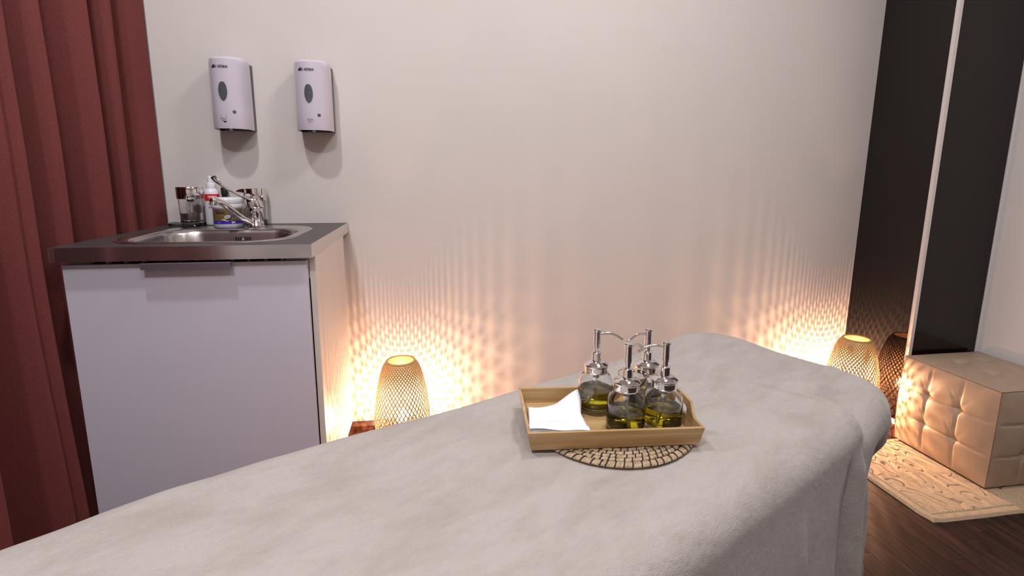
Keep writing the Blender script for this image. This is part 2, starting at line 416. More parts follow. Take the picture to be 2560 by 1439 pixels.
o = link('front_edge', B(WX0, WX1, WY0, WY0+.0008, WZ-WT, WZ+.0003, .0002), M_edge, wt); o['label'] = 'shiny metal front edge strip'
M_edge2 = mat('metal_edge_foil_side', (.66, .62, .60), .42, .55)
link('side_edge', B(WX1-.0008, WX1, WY0+.0008, YW-.001, WZ-WT, WZ+.0003, .0002), M_edge2, wt)

# sink
sk = thing('kitchen_sink', 'stainless steel inset sink with rounded corners set in the worktop', 'sink', (0, 0, 0))
def sr(inset, z, r, ymaxi=0): return [(a, b_, z) for a, b_ in rrect(SX0+inset, SX1-inset, SY0+inset, SY1-inset-ymaxi, r, 12)]
ro = .12
bm = loft([sr(0, WZ+.0002, ro), sr(.003, WZ+.0030, ro-.002), sr(.010, WZ+.0034, ro-.006), sr(.024, WZ+.0018, ro-.018, .045), sr(.032, WZ-.003, ro-.024, .05), sr(.038, WZ-.014, ro-.030, .05), sr(.046, WZ-.07, ro-.034, .05), sr(.055, WZ-.13, ro-.04, .05), sr(.075, WZ-.146, ro-.055, .05), sr(.12, WZ-.15, ro-.08, .05)], cap0=False)
o = link('basin', bm, M_steel, sk, 50)
bx = -.622; byw = SY1-.050-.0445
b = bmesh.new()
for k in range(7):
    if k == 3: continue
    x = bx+(k-3)*.0072
    tube([(x, byw+.0008, WZ-.024), (x, byw-.0008, WZ-.040)], (.0016), 8, b)
    for v in list(b.verts)[-16:]: pass
link('overflow_slots', b, M_slot, sk)
link('overflow_screw', lathe([(.0034, 0), (.0034, .0015), (.0015, .0025)], 12), M_chrome, sk, True).matrix_local = Matrix.Translation((bx, byw-.0010, WZ-.032)) @ Matrix.Rotation(PI/2, 4, 'X')
link('drain', lathe([(.04, 0), (.04, .002), (.03, .003), (.028, .001)], 24, -.63, 1.63), M_chrome, sk, True).location.z = WZ-.1495

# faucet
FX, FY = -.5985, 1.853; fz = WZ+.0036
fc = thing('mixer_tap', 'chrome mixer tap with a long looped elbow lever on the sink', 'tap', (FX, FY, fz))
link('body', lathe([(.0265, 0), (.0265, .003), (.0225, .004), (.0220, .018), (.0220, .0185), (.0225, .019), (.0225, .060), (.0225, .062)], 40), M_chrome, fc, 50)
tipv = Vector((-.668-FX, 1.700-FY, .9745-fz))
hd = Vector((tipv.x, tipv.y, 0)).normalized()
bm = lathe([(.0252, .0625), (.0262, .066), (.0258, .078), (.0235, .088), (.018, .0955), (.009, .0985), (.001, .099)], 40)
for v in bm.verts:                                   # the cap leans towards the lever
    k = sstep(.066, .09, v.co.z); v.co += Vector((hd.x, hd.y, .2))*(.010*k)
link('cap', bm, M_chrome, fc, True)
p0 = Vector((0, 0, .022)) + hd*.012
sp_pts = smooth_path([Vector(q) for q in ((-0.0020, .004, .0060), (-0.0107, -0.015, 0.0121), (-0.03, -0.053, 0.0356), (-0.0459, -0.088, 0.0626), (-0.0545, -0.113, 0.0796), (-0.0618, -0.138, 0.0898), (-.0675, -.152, .0915))], 6)
nsp = len(sp_pts)
link('spout', tube(sp_pts, [(.0105+.002*(1-i/nsp), .0095) for i in range(nsp)], 16), M_chrome, fc, True)
link('aerator', lathe([(.001, .011), (.010, .0105), (.0125, .008), (.0125, -.002), (.0120, -.0025), (.0120, -.010), (.0115, -.011), (.009, -.0105), (.009, -.008)], 24), M_chrome, fc, 50).location = tipv
lt = Vector((-.664-FX, 1.700-FY, 1.0455-fz))
ld = Vector((lt.x, lt.y, 0)).normalized()
lv = smooth_path([Vector(q) for q in ((0.006, .004, .0800), (0.0017, -0.008, 0.0842), (-0.017, -0.043, 0.0988), (-0.0326, -0.073, 0.1131), (-0.0491, -0.103, 0.1307), (-0.0614, -0.123, 0.1475), (-0.066, -0.138, 0.1612), (-0.0702, -0.143, 0.1698))], 6)
nl = len(lv); rads = []
for i in range(nl):
    t = i/(nl-1); wd = .0130*(1-sstep(0, .28, t))+.0066 + .0072*sstep(.62, .86, t) - .0080*sstep(.95, 1, t); rads.append((wd, .0030+.006*(1-sstep(0, .3, t))))
link('lever', tube(lv, rads, 18), M_chrome, fc, True)
hp = lv[-5]; dn = (lv[-4]-lv[-6]).normalized(); sd = dn.cross(Vector((0, 0, 1))).normalized(); nr = sd.cross(dn)
if nr.dot(Vector((0, 1, 0))) > 0: nr = -nr
mm = Matrix((sd, dn, nr)).transposed().to_4x4(); mm.translation = hp+nr*.0012
o = link('lever_hole', lathe([(.0026, -.004), (.0026, .0014)], 16), M_slot, fc); o.matrix_local = mm

# ------------------------------------------------------------------ things on the worktop
def cyl_fn(r, a0=-PI/2):
    """wraps (arc x, z) on a cylinder facing the camera side (-Y)"""
    return lambda x, z, l: ((r+l)*math.cos(a0+x/r), (r+l)*math.sin(a0+x/r), z)
face = lambda x, y: math.atan2(-y, -x)
# glass dish
ds = thing('glass_dish', 'shallow clear glass dish under the left soap pump at the curtain', 'dish', (-.846, 1.916, WZ))
def rs(a, r, z): return [(p, q, z) for p, q in rrect(-a, a, -a, a, r, 8)]
link('dish_bowl', loft([rs(.042, .03, .0004), rs(.050, .034, .002), rs(.056, .036, .012), rs(.054, .035, .0125), rs(.047, .032, .005), rs(.040, .028, .0038)]), M_glass, ds, 40)
# left glass soap pump
lj = thing('soap_pump', 'clear glass soap pump with wide chrome cap, standing on the glass dish', 'soap dispenser', (-.824, 1.905, WZ+.0045))
link('glass_body', lathe([(.030, 0), (.0345, .002), (.0350, .012), (.0355, .05), (.0370, .0905), (.0345, .0905), (.0335, .052), (.0330, .016), (.028, .012), (.002, .0115)], 48, cap1=True), M_glass, lj, 50)
link('liquid', lathe([(.027, .0122), (.0325, .0165), (.0331, .042), (.002, .0421)], 40), glass('water', (.97, .97, .95), 1.33), lj, 50)
link('cap', lathe([(.0375, .0905), (.0392, .0908), (.0400, .092), (.0405, .1295), (.0395, .1308), (.001, .1312)], 48), M_chrome, lj, 40)
link('pump_neck', lathe([(.011, .0902), (.011, .084), (.009, .081), (.001, .0808)], 24), M_dark, lj, 40)
link('pump_tube', lathe([(.0060, .0806), (.0060, .062), (.0048, .061), (.0048, .056), (.0036, .055), (.0036, .044), (.0010, .0438)], 16), M_plast, lj, 40)
# white spray bottle
sb = thing('spray_bottle', 'slim white spray bottle with red label band beside the tap', 'bottle', (-.768, 1.936, WZ))
link('bottle_body', lathe([(.020, 0), (.0228, .002), (.0238, .008), (.0238, .108), (.0230, .116), (.0200, .124), (.0150, .129), (.0135, .131)], 40), M_plast, sb, 50)
link('collar', lathe([(.0145, .1312), (.0145, .1465), (.0135, .148), (.0120, .1485)], 32), M_plast, sb, 40)
link('nozzle', lathe([(.0098, .1486), (.0094, .160), (.0084, .1705), (.0078, .1715), (.001, .172)], 28), M_plast, sb, 40)
f = cyl_fn(.0239, face(-.768, 1.936)+.25)
patch(rect_poly(-.030, .030, .087, .110, 20), f, 'red_label', M_red, sb, .0003)
text_mesh('теорвал', .0085, lambda x, z, l: f(x-.004, z+.0990, l+.0003), 'label_text', M_whiteink, sb, .0004, .85)
text_mesh('спрей', .0065, lambda x, z, l: f(x-.005, z+.0915, l+.0003), 'label_text', M_whiteink, sb, .0002)
for k, zz in enumerate((.0805, .0775, .0745, .0670, .0645, .062)):
    patch(rect_poly(-.018, .012 if k % 3 else .018, zz, zz+.0009, 10), f, 'small_print', M_inkgrey, sb, .0003)
patch(ell_poly(.006, .034, .0045, .0045), f, 'emblem', M_inkgrey, sb, .0003)
patch(ell_poly(.006, .034, .0025, .0025), f, 'emblem_centre', M_plast, sb, .0005)
patch(rect_poly(.012, .024, .0355, .0372), f, 'small_print', M_inkgrey, sb, .0003); patch(rect_poly(.012, .024, .0312, .0326), f, 'small_print', M_inkgrey, sb, .0003)
# black bottle behind
kb = thing('black_bottle', 'small black capped bottle hidden behind the white coconut jar', 'bottle', (-.735, 1.966, WZ))
link('bottle_body', lathe([(.0145, 0), (.0155, .002), (.0155, .086), (.0150, .092), (.0105, .0945)], 32), M_dark, kb, 50)
link('cap', lathe([(.0095, .0946), (.0100, .107), (.0115, .112), (.0118, .130), (.0112, .1315), (.001, .132)], 28), M_dark, kb, 40)
# coconut jar
cj = thing('cream_jar', 'white screw-lid jar with gold and blue coconut label behind the tap', 'jar', (-.700, 1.887, WZ))
link('jar_body', lathe([(.041, 0), (.0455, .0015), (.0470, .006), (.0470, .066), (.0460, .069)], 56), M_plast, cj, 50)
link('lid', lathe([(.0485, .066), (.0488, .067), (.0488, .078), (.0480, .079), (.0486, .080), (.0484, .093), (.0465, .0985), (.0445, .1000), (.001, .1008)], 56), M_plast, cj, 40)
fj = cyl_fn(.0471, face(-.700, 1.887))
patch(rect_poly(-.058, .058, .0225, .0635, 36), fj, 'gold_label', M_gold, cj, .0003)
patch(rect_poly(-.058, .058, .0125, .0228, 36), fj, 'blue_band', M_blue, cj, .0004)
text_mesh('COMPLEX', .0062, lambda x, z, l: fj(x-.0245, z+.0475, l+.0004), 'label_text', M_ink, cj, .0003)
text_mesh('INF', .0070, lambda x, z, l: fj(x+.014, z+.0150, l+.0006), 'label_text', M_whiteink, cj, .0005)
text_mesh('natura', .0045, lambda x, z, l: fj(x-.031, z+.0160, l+.0006), 'label_text', M_whiteink, cj)
patch(ell_poly(-.033, .058, .0075, .0016), fj, 'blue_mark', M_blue, cj, .0006)
patch(ell_poly(.016, .040, .0045, .0042), fj, 'blue_dot', M_blue, cj, .0006)
patch(ell_poly(-.0010, .0340, .0105, .0085, rot=.5), fj, 'coconut_shell', M_brown, cj, .0006)
patch(ell_poly(-.0030, .0365, .0095, .0062, rot=.25), fj, 'coconut_flesh', M_coco, cj, .0008)
patch(ell_poly(-.0032, .0365, .0058, .0034, rot=.25), fj, 'coconut_hollow', M_grey, cj, .0009).data.materials[0] = mat('coconut_shade', (.42, .40, .40), .7)
patch(ell_poly(-.0150, .0275, .0075, .0018, rot=.1), fj, 'coconut_piece', M_coco, cj, .0008)
patch(ell_poly(-.0080, .0240, .0085, .0018, rot=-.25), fj, 'coconut_piece', M_coco, cj, .0009)
# right glass soap pump with spout cap
rj = thing('soap_pump', 'glass soap pump with spouted chrome cap behind the tap at the wall', 'soap dispenser', (-.6255, 1.944, WZ), math.radians(10))
link('glass_body', lathe([(.032, 0), (.0355, .002), (.0355, .088), (.0330, .088), (.0325, .018), (.002, .017)], 48), M_glass, rj, 50)
link('glass_base', lathe([(.0300, .0008), (.0357, .0022), (.0358, .0150), (.0350, .0165)], 48), M_glassg, rj, 50)
link('cap', lathe([(.0365, .0880), (.0372, .089), (.0376, .124), (.0368, .1285), (.034, .1300), (.001, .1308)], 48), M_chrome, rj, 40)
link('spout', loft([[Vector((x, y*wd, z)) for y, z in ((-1, z0), (1, z0), (1, z1), (-1, z1))] for x, wd, z0, z1 in ((-.0340, .012, .114, .1285), (-.046, .010, .1165, .1270), (-.058, .0085, .1175, .1225))]), M_chrome, rj, 30)

# ------------------------------------------------------------------ wall dispensers
def dispenser(xc, label, second):
    z0, z1, hw, dp = 1.2085, 1.4465, .0590, .112
    t = thing('automatic_soap_dispenser', label, 'dispenser', (xc, YW, z0), 0, None)
    H = z1-z0
    def plan(inset, dd=0, y_back=-.024):
        pts = []; w_ = hw-inset; d1 = dp-dd; ys = -.052+dd*.35
        pts.append((w_, y_back)); pts.append((w_, ys+.012))
        n = 22
        for i in range(n+1):
            a = PI*i/n; c = math.cos(a)
            pts.append((w_*math.copysign(abs(c)**.88, c), ys-(d1+ys)*math.sin(a)**.92))
        pts.append((-w_, ys+.012)); pts.append((-w_, y_back)); return pts
    def ring(inset, dd, z, y_back=-.024): return [(a, b_, z) for a, b_ in plan(inset, dd, y_back)]
    bm = B(-hw, hw, -.0235, -.0005, 0, H-.016, .002)
    link('back_plate', bm, M_grey, t)['label'] = 'dark grey wall plate'
    # front cover: open-bottomed shell with sloped top
    bm = loft([ring(.006, .006, .012), ring(.004, .004, .001), ring(.0005, .0005, 0), ring(0, 0, .002), ring(0, 0, .06), ring(.001, .0015, H-.030), ring(.0015, .003, H-.014), ring(.004, .008, H-.009), ring(.012, .034, H-.0005, -.026)], cap0=True)
    link('front_cover', bm, M_disp, t, 35)
    def front(x, lift=0):
        c = min(abs(x)/hw, 1)**(1/.88); s_ = math.sqrt(max(0, 1-c*c))
        return -.052-(dp-.052)*s_**.92-lift-.0004
    fn = lambda x, z, l: (x, front(x, l), z)
    # bottom recess and nozzle
    link('bottom_recess', loft([[(a*.54+.008, b_, zz) for a, b_ in rrect(-hw, hw, -.082, -.027, .02, 5)] for zz in (-.0012, .004)]), M_slot, t)
    link('nozzle', lathe([(.006, -.004), (.006, .006)], 16, .0, -.078), M_plast, t, 40)
    lens = []
    for i in range(32):
        a = 2*PI*i/32; zz = math.sin(a); xx = math.cos(a)
        pw = .85 if zz > 0 else 1.25
        lens.append((-.0035+.0135*math.copysign(abs(xx)**pw, xx), .120+.030*zz))
    fr = [( (p-(-.0035))*1.06-.0035, (q-.120)*1.04+.120) for p, q in lens]
    patch(fr, fn, 'window_frame', mat('window_frame', (.40, .37, .42), .3), t, .0004)
    patch(lens, fn, 'level_window', M_win, t, .0009)
    patch(ell_poly(.026, .0545 if not second else .050, .0052, .0052), fn, 'sensor', M_grey, t, .0006)
    text_mesh('sitex', .0145, lambda x, z, l: fn(x-.0015+.0035, z+.1950, l+.0002), 'logo', M_ink, t, .0002, 1.12)
    text_mesh('k', .0145, lambda x, z, l: fn(x-.0195, z+.1950, l+.0002), 'logo', M_inkgrey, t, .0001, 1.1)
    patch([(-.036, .1950), (-.0285, .2035), (-.026, .2047), (-.0245, .2035), (-.0235, .1950)], fn, 'logo_triangle', M_ink, t, .0003)
    if not second:                                   # hand with a drop mark
        b = bmesh.new()
        for (x0, q0), (x1, q1) in (((-.012, .048), (-.009, .040)), ((-.009, .040), (-.001, .036)), ((.005, .048), (.004, .039)), ((.004, .039), (.001, .034)), ((-.014, .037), (-.003, .033)), ((-.003, .033), (.003, .034)), ((-.012, .031), (-.004, .029))):
            tube([fn(x0-.004, q0-.004, .0003), fn(x1-.004, q1-.004, .0003)], .0004, 5, b)
        link('hand_mark', b, M_inkgrey, t)
        patch([(-.0095, .0245), (.0015, .0245), (.001, .0225), (-.004, .0190), (-.009, .0225)], fn, 'drop_mark', M_ink, t, .0004)
    else:
        text_mesh('Spray', .0085, lambda x, z, l: fn(x-.003, z+.0330, l+.0002), 'spray_mark', M_inkgrey, t)
        patch(ell_poly(-.003, .0285, .0016, .0014, 10), fn, 'spray_dot', M_ink, t, .0004)
        b = bmesh.new()
        for i in range(11):
            a = PI+PI*i/10
            for rr_ in (.006, .009):
                p = Vector(fn(-.003+rr_*1.2*math.cos(a), .031+rr_*math.sin(a), .0004)); box(b, p.x-.0004, p.x+.0004, p.y-.0002, p.y, p.z-.0004, p.z+.0004)
        link('spray_fan', b, M_inkgrey, t)
    return t
dispenser(-.6735, 'white automatic soap dispenser with hand mark, nearer the curtain', False)
dispenser(-.4030, 'white automatic spray dispenser with spray mark, farther from the curtain', True)

# ------------------------------------------------------------------ woven lamps
def lamp(x, y, rz, label):
    t = thing('woven_lamp', label, 'lamp', (x, y, 0), rz)
    prof = [(0.004, .088), (.04, .0955), (.10, .1005), (.15, .1005), (.20, .0985), (.25, .0935), (.30, .0850), (.34, .0755), (.365, .0680), (.380, .0610), (.388, .0540), (.391, .0480)]
    def R(z):
        for (a, ra), (b_, rb) in zip(prof, prof[1:]):
            if z <= b_: k = (z-a)/(b_-a); k = max(0, min(1, k)); return ra+(rb-ra)*k
        return prof[-1][1]
    # cell height shrinks towards the top
    zs = [.004]; ths = [0.]; dz = .0045
    NS = 42
    def ch(z): return .027-.0155*sstep(.20, .385, z)
    while zs[-1] < .390:
        z = zs[-1]; step = min(dz, .391-z); zs.append(z+step); ths.append(ths[-1]+(2*PI/NS)/ch(z)*step)
    bm = bmesh.new()
    def strand(th0, sgn, off):
        prev = None
        for z, th in zip(zs, ths):
            r = R(z)+off; a = th0+sgn*th; wd = .00190 + .0009*sstep(.30, .385, z); wr = .00045
            slope = (2*PI/NS)/ch(z)*r
            # half width measured around the circumference
            da = wd*math.sqrt(1+slope*slope)/r
            row = [bm.verts.new(((r+q)*math.cos(a+p), (r+q)*math.sin(a+p), z)) for p, q in ((-da, -wr), (da, -wr), (da, wr), (-da, wr))]
            if prev:
                for i in range(4): bm.faces.new((prev[i], prev[(i+1) % 4], row[(i+1) % 4], row[i]))
            prev = row
    for k in range(NS):
        strand(2*PI*k/NS, 1, .0004); strand(2*PI*k/NS+.01, -1, -.0006)
    w_ = link('woven_shade', bm, M_weave, t); w_['kind'] = 'stuff'
    link('top_rim', lathe([(.0500, .3885), (.0540, .3870), (.0548, .3895), (.0520, .3925), (.0470, .3925), (.0455, .3900), (.0470, .3880)], 48, cap0=False, cap1=False), M_weave, t, True)
    b = lathe([(.0865, .0002), (.0900, .0002), (.0925, .006), (.0915, .010), (.0880, .010)], 48, cap0=False, cap1=False)
    link('bottom_rim', b, M_weave, t, True)
    link('base', lathe([(.060, .0004), (.062, .004), (.058, .012), (.02, .014), (.014, .016), (.014, .070), (.019, .072), (.019, .105), (.012, .107)], 32), M_lampbase, t, 40)
    link('bulb', lathe([(.0006, .166), (.0014, .167), (.0014, .195), (.0006, .196)], 8), M_bulb, t, True)
    link('bulb_glass', lathe([(.008, .107), (.010, .112), (.0095, .125), (.017, .148), (.0215, .165), (.0200, .182), (.014, .198), (.002, .204)], 24, cap0=False), M_bulbglass, t, True)
    return t
lamp(-.1265, 1.802, .1, 'glowing woven bamboo lamp beside the white sink cabinet')
lamp(1.7515, 1.792, .7, 'glowing woven bamboo lamp in the corner beside the black panel')

# ------------------------------------------------------------------ rug and ottoman
RX0, RX1, RY0, RY1 = 1.5145, 2.170, 1.190, 1.6495
def rug():
    nx, ny = 470, 340; vs = []; fs = []
    for j in range(ny+1):
        for i in range(nx+1):
            u = i/nx; v = j/ny; x = RX0+(RX1-RX0)*u; y = RY0+(RY1-RY0)*v
            dx = min(x-RX0, RX1-x); dy = min(y-RY0, RY1-y); d = min(dx, dy)
            z = .0105
            if d > .030:
                wv = noise.noise(Vector((x*11, y*6.5, 2)))*1.25+noise.noise(Vector((x*24, y*16, 5)))*.34
                ph = wv*3.5; fr = abs(ph-round(ph))
                g = 1-sstep(.03, .085, fr)
                seg = sstep(-.34, -.22, noise.noise(Vector((x*23, y*23, 11))))
                z -= .0092*g*seg
            elif d > .024:
                z -= .0045
            else:
                z += -.0010+.0005*math.sin(d*2200)
            z -= .007*(1-sstep(0, .006, d))
            z += .004*sstep(.05, 0, math.hypot(x-RX0, y-RY0))+.0006*noise.noise(Vector((x*60, y*60, 0)))
            x += .002*noise.noise(Vector((0, y*8, 1))); y += .002*noise.noise(Vector((x*8, 0, 4)))
            c = sstep(.055, 0, (x-RX0)+(y-RY0)); x += c*.010; y += c*.004
            vs.append((x, y, z))
    W_ = nx+1
    for j in range(ny):
        for i in range(nx): a = j*W_+i; fs.append((a, a+1, a+1+W_, a+W_))
    # skirt down to the floor
    per = [i for i in range(W_)]+[j*W_+nx for j in range(1, ny+1)]+[ny*W_+i for i in range(nx-1, -1, -1)]+[j*W_ for j in range(ny-1, 0, -1)]
    base = len(vs)
    for p in per: vs.append((vs[p][0], vs[p][1], .0004))
    n = len(per)
    for k in range(n): fs.append((per[(k+1) % n], per[k], base+k, base+(k+1) % n))
    fs.append(tuple(base+k for k in range(n)))
    me = bpy.data.meshes.new('rug'); me.from_pydata(vs, [], fs); me.materials.append(M_rug)
    for p in me.polygons: p.use_smooth = True
    o = bpy.data.objects.new('rug', me); COL.objects.link(o)
    tag(o, 'cream cotton rug with carved squiggle lines under the ottoman', 'rug')
rug()
OX0, OX1, OY0, OY1, OZ0, OZ1 = 1.839, 2.176, 1.298, 1.6455, .0195, .3640
def ottoman():
    t = thing('ottoman', 'beige leatherette cube ottoman with tufted sides, standing on the rug', 'ottoman', ((OX0+OX1)/2, (OY0+OY1)/2, 0))
    hx, hy, hz = (OX1-OX0)/2, (OY1-OY0)/2, (OZ1-OZ0)/2; cz = (OZ0+OZ1)/2
    bm = bmesh.new(); n = 60
    faces = [((-1, 0, 0), (0, 1, 0), (0, 0, 1)), ((1, 0, 0), (0, 1, 0), (0, 0, 1)), ((0, -1, 0), (1, 0, 0), (0, 0, 1)), ((0, 1, 0), (1, 0, 0), (0, 0, 1)), ((0, 0, 1), (1, 0, 0), (0, 1, 0)), ((0, 0, -1), (1, 0, 0), (0, 1, 0))]
    def disp(u, v, top, seed, side):
        e = min(u, 1-u, v, 1-v)
        cell = abs(math.sin(3*PI*u))**.55*abs(math.sin(3*PI*v))**.55
        lines = 0
        for a, b_ in ((u, v), (v, u)):
            for c in (1/3, 2/3):
                d = abs(a-c); lines = max(lines, math.exp(-(d/.010)**2)*(.45+.55*math.sin(PI*b_)))
        tuft = 0; crease = 0
        for cu in (1/3, 2/3):
            for cv in (1/3, 2/3):
                r = math.hypot(u-cu, v-cv); tuft += math.exp(-(r/.042)**2)
                # pull creases radiating up from each tuft
                an = math.atan2(v-cv, u-cu)
                if r < .24:
                    for k, aa in enumerate((1.05, 1.35, 2.2)):
                        crease += math.exp(-((an-aa)*r/.012)**2)*math.exp(-((r-.10)/.07)**2)*(.9 if k < 2 else .4)
        if top: return .016*math.sin(PI*u)**.5*math.sin(PI*v)**.5 + .002*cell*sstep(0, .12, e) - .014*(tuft**.6)
        return .012*math.sin(PI*u)**.6*math.sin(PI*v)**.6+.0018*cell*sstep(0, .10, e) - .0042*lines*sstep(0, .05, e) - .0095*tuft - .0030*crease
    for fi, (nv, a, b_) in enumerate(faces):
        nv, a, b_ = Vector(nv), Vector(a), Vector(b_); g = []
        for j in range(n+1):
            row = []
            for i in range(n+1):
                u, v = i/n, j/n
                p = nv+a*(2*u-1)+b_*(2*v-1)
                bulge = disp(u, v, nv.z > 0, fi, 0) if nv.z >= 0 else 0
                q = Vector((p.x*hx, p.y*hy, p.z*hz))
                # rounded corners pulled in slightly, overall belly
                bel = .004*math.sin(PI*(q.z+hz)/(2*hz))
                if abs(p.x) == 1: q.x += math.copysign(bel, p.x)
                if abs(p.y) == 1: q.y += math.copysign(bel, p.y)
                q += nv*bulge
                if nv.y > 0 or nv.x > 0: q = q - nv*max(0, (q.dot(nv)-((hx if nv.x > 0 else hy)+.006)))
                row.append(bm.verts.new(q+Vector((0, 0, cz))))
            g.append(row)
        for j in range(n):
            for i in range(n): bm.faces.new((g[j][i], g[j][i+1], g[j+1][i+1], g[j+1][i]))
    bmesh.ops.remove_doubles(bm, verts=bm.verts, dist=.0004)
    link('cover', bm, M_ottleather, t, 65)
    b = bmesh.new()
    def edge(P, Q):
        pts = []
        for k in range(13):
            q = Vector(P).lerp(Vector(Q), k/12); bel = .004*math.sin(PI*(q.z+1)/2)
            r = Vector((q.x*hx+math.copysign(bel, q.x), q.y*hy+math.copysign(bel, q.y), q.z*hz+cz)); pts.append(r)
        tube(pts, .0011, 6, b)
    for sx in (-1, 1):
        for sy in (-1, 1): edge((sx, sy, -1), (sx, sy, 1))
    edge((-1, -1, 1), (1, -1, 1)); edge((-1, 1, 1), (1, 1, 1)); edge((-1, -1, 1), (-1, 1, 1)); edge((1, -1, 1), (1, 1, 1))
    link('seams', b, M_seam, t)
    for sx in (-1, 1):
        for sy in (-1, 1):
            link('foot', lathe([(.016, .0135), (.018, .021)], 16, sx*(hx-.04), sy*(hy-.04)), M_dark, t)
ottoman()

# ------------------------------------------------------------------ massage table and blanket
AN = math.radians(28.2); ZT = .58
RA = Matrix.Rotation(AN, 4, 'Z')
mt = thing('massage_table', 'padded massage table hidden beneath the beige blanket', 'massage table', (0, 0, 0), AN)
S0, S1, N0, N1 = -.40, 1.39, .365, .800
pl = lambda i, z, r: [(a, b_, z) for a, b_ in rrect(S0+i, S1-i, N0+i, N1-i, r, 10)]
link('cushion', loft([pl(.006, .485, .09), pl(0, .495, .10), pl(0, .525, .10), pl(.012, .540, .10), pl(.05, .5475, .08)]), mat('cream_vinyl', (.55, .48, .4), .45), mt, 40)
link('frame', loft([pl(.05, .445, .05), pl(.05, .4845, .05)]), M_bamboo, mt)
for s_ in (S0+.2, S1-.25):
    for n_ in (N0+.09, N1-.09): link('leg', B(s_-.02, s_+.02, n_-.02, n_+.02, 0, .4445, .004), M_bamboo, mt)

